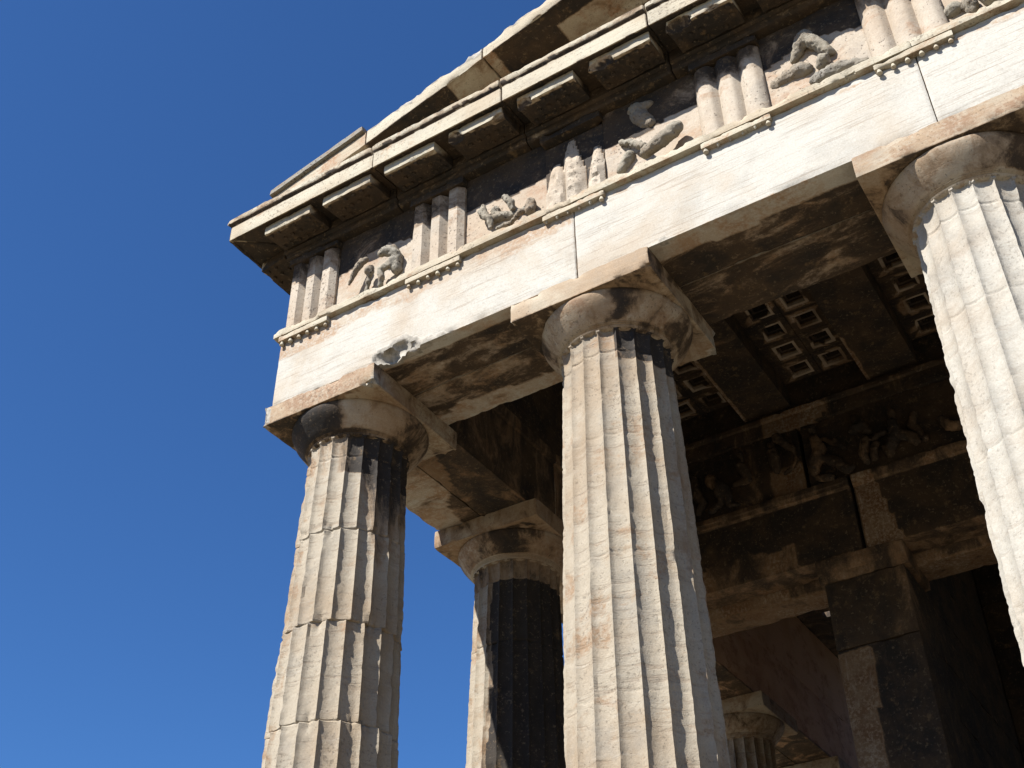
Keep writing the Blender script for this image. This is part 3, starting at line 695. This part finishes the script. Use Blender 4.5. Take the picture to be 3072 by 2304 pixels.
PF = [[(1.106,4.35,7.085,.071),(1.122,4.34,6.908,.085),(1.191,4.35,6.759,.063),(1.115,4.36,6.661,.056)],
 [(1.417,4.31,6.855,.098),(1.488,4.32,6.738,.063),(1.484,4.33,6.633,.039),(1.59,4.35,6.607,.028)],
 [(1.412,4.32,6.846,.084),(1.397,4.34,6.684,.053),(1.266,4.35,6.621,.045)],
 [(1.672,4.3,7.053,.063),(1.723,4.32,6.947,.07),(1.735,4.33,6.851,.058),(1.583,4.34,6.853,.042)],
 [(2.051,4.32,7.089,.077),(2.065,4.31,6.964,.076),(2.064,4.32,6.84,.052)],
 [(2.119,4.32,7.246,.07),(2.203,4.32,7.131,.056),(2.273,4.33,7.053,.042)],
 [(2.271,4.37,7.052,.031),(2.283,4.37,6.95,.03),(2.225,4.37,6.858,.03),(2.132,4.37,6.811,.03)],
 [(2.506,4.34,7.11,.062),(2.551,4.33,6.94,.083),(2.496,4.31,6.821,.089),(2.45,4.34,6.696,.055)],
 [(2.588,4.32,6.809,.061),(2.709,4.32,6.717,.068),(2.779,4.33,6.603,.057),(2.848,4.34,6.63,.035)],
 [(2.605,4.35,6.584,.061),(2.476,4.35,6.63,.054)],
 [(2.926,4.34,7.045,.069),(3.019,4.32,7.062,.062),(3.075,4.34,6.971,.055)],
 [(3.032,4.33,6.87,.068),(2.978,4.32,6.712,.061),(2.996,4.33,6.617,.047)],
 [(3.114,4.31,6.843,.041),(3.176,4.31,6.883,.041),(3.241,4.32,6.895,.041)],
 [(3.128,4.32,6.797,.047),(3.085,4.31,6.697,.047),(3.079,4.33,6.633,.047)],
 [(3.331,4.3,6.976,.057),(3.336,4.32,6.843,.081),(3.268,4.33,6.718,.081)],
 [(3.394,4.32,6.805,.068),(3.482,4.33,6.746,.067),(3.516,4.34,6.677,.054)],
 [(3.803,4.3,6.821,.054),(3.862,4.32,6.717,.067),(3.944,4.33,6.706,.06)]]
PF += [[(1.68,4.33,7.20,.055),(1.69,4.34,7.12,.035)], [(2.04,4.34,7.20,.05),(2.05,4.34,7.12,.035)], [(2.50,4.34,7.235,.055),(2.52,4.35,7.15,.035)],
 [(1.30,4.36,7.02,.09),(1.36,4.36,6.93,.09)], [(2.97,4.36,7.2,.05),(3.0,4.36,7.1,.06)], [(3.20,4.375,6.75,.06),(3.24,4.375,6.65,.06)],
 [(3.55,4.36,7.02,.05),(3.50,4.37,6.9,.06),(3.60,4.375,6.70,.05)], [(3.34,4.35,7.12,.05),(3.33,4.36,7.03,.035)], [(2.72,4.37,7.02,.035),(2.80,4.37,6.88,.035),(2.60,4.37,7.08,.035)]]
wf = lambda p, n: (.78 + .3*nz(p, 3, 1), .9)
for blk, idx in ((0, (0,)), (0, (1, 2, 20)), (0, (3, 17)), (0, (4, 5, 6, 18)), (1, (7, 8, 9, 19, 25)), (1, (10, 11, 12, 21)), (1, (13, 14, 15, 22, 24)), (1, (16, 23))):
    figure('relief_figure', [[(q0, q1+.018, q2, q3) for q0, q1, q2, q3 in PF[j]] for j in idx], PFR[blk], M_IN, sd, wear=wf, amp=.010, rs=1.2); sd += 1
# anta with its capital, cella wall behind
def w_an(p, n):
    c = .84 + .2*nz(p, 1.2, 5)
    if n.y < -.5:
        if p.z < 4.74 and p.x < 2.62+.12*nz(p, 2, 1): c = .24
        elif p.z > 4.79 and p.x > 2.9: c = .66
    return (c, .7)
an = link('anta', box('anta', 2.310, 3.105, 4.435, 5.16, 0, 4.775, step=.05, chip=.014, amp=.004, seed=160, wear=w_an), M_IN, label='square pilaster end of the inner wall, pale on its left side')
link('anta_upper_block', box('anta_upper_block', 2.312, 3.103, 4.432, 5.16, 4.778, 5.47, step=.05, chip=.014, amp=.004, seed=161, wear=w_an), M_IN)
link('anta_capital', sweep('anta_capital', [(4.43, 5.472), (4.415, 5.50), (4.415, 5.56), (4.39, 5.585), (4.375, 5.62), (4.375, ZC), (5.17, ZC), (5.17, 5.472)], 2.268, 3.15, step=.04, chip=.02, amp=.005, seed=162, wear=lambda p, n: (.62, .9)), M_IN)
def courses(name, x0, x1, y0, y1, axis, mat, wear, seed):
    z = 0; k = 0
    while z < 7.6:
        hh = .62
        link(name, box(name, x0, x1, y0, y1, z+.003, min(z+hh, 7.62), axis=axis, step=.12, chip=.01, amp=.003, seed=seed+k, wear=wear, gap=.003), mat); z += hh; k += 1
courses('cella_wall_course', 5.19, 14, 2.38, 3.03, 'y', M_IN, lambda p, n: ((.2 if p.x < 2.5 else .85)+.2*nz(p, .8), .8), 170)
courses('cross_wall_course', 3.04, 12, 8.6, 9.2, 'x', M_IN, lambda p, n: (.85, .8), 190)
link('porch_ceiling_slab', box('pcs', 3.04, 12, 4.91, 8.7, 7.64, 7.74, step=.4, chip=0, wear=w_bk), M_IN)
for x in (5.03, 7.6):
    c = link('column', shg, M_COL, loc=(x, 4.85, 0)); link('capital', cpg, M_CAP, c, loc=(.04, 0, 0))
# flank passage ceiling beyond the porch, one slab missing
for (y0, y1, x0, x1) in ((4.91, 6.2, .3, 2.4), (6.2, 9.30, .3, 2.4), (9.46, 12.9, .3, 2.4), (9.302, 9.458, .3, .80), (9.302, 9.458, .92, 2.4)):
    link('passage_ceiling_slab', box('pcs', x0, x1, y0, y1, 7.63, 7.72, step=.3, chip=0, wear=w_bk, gap=0), M_IN)
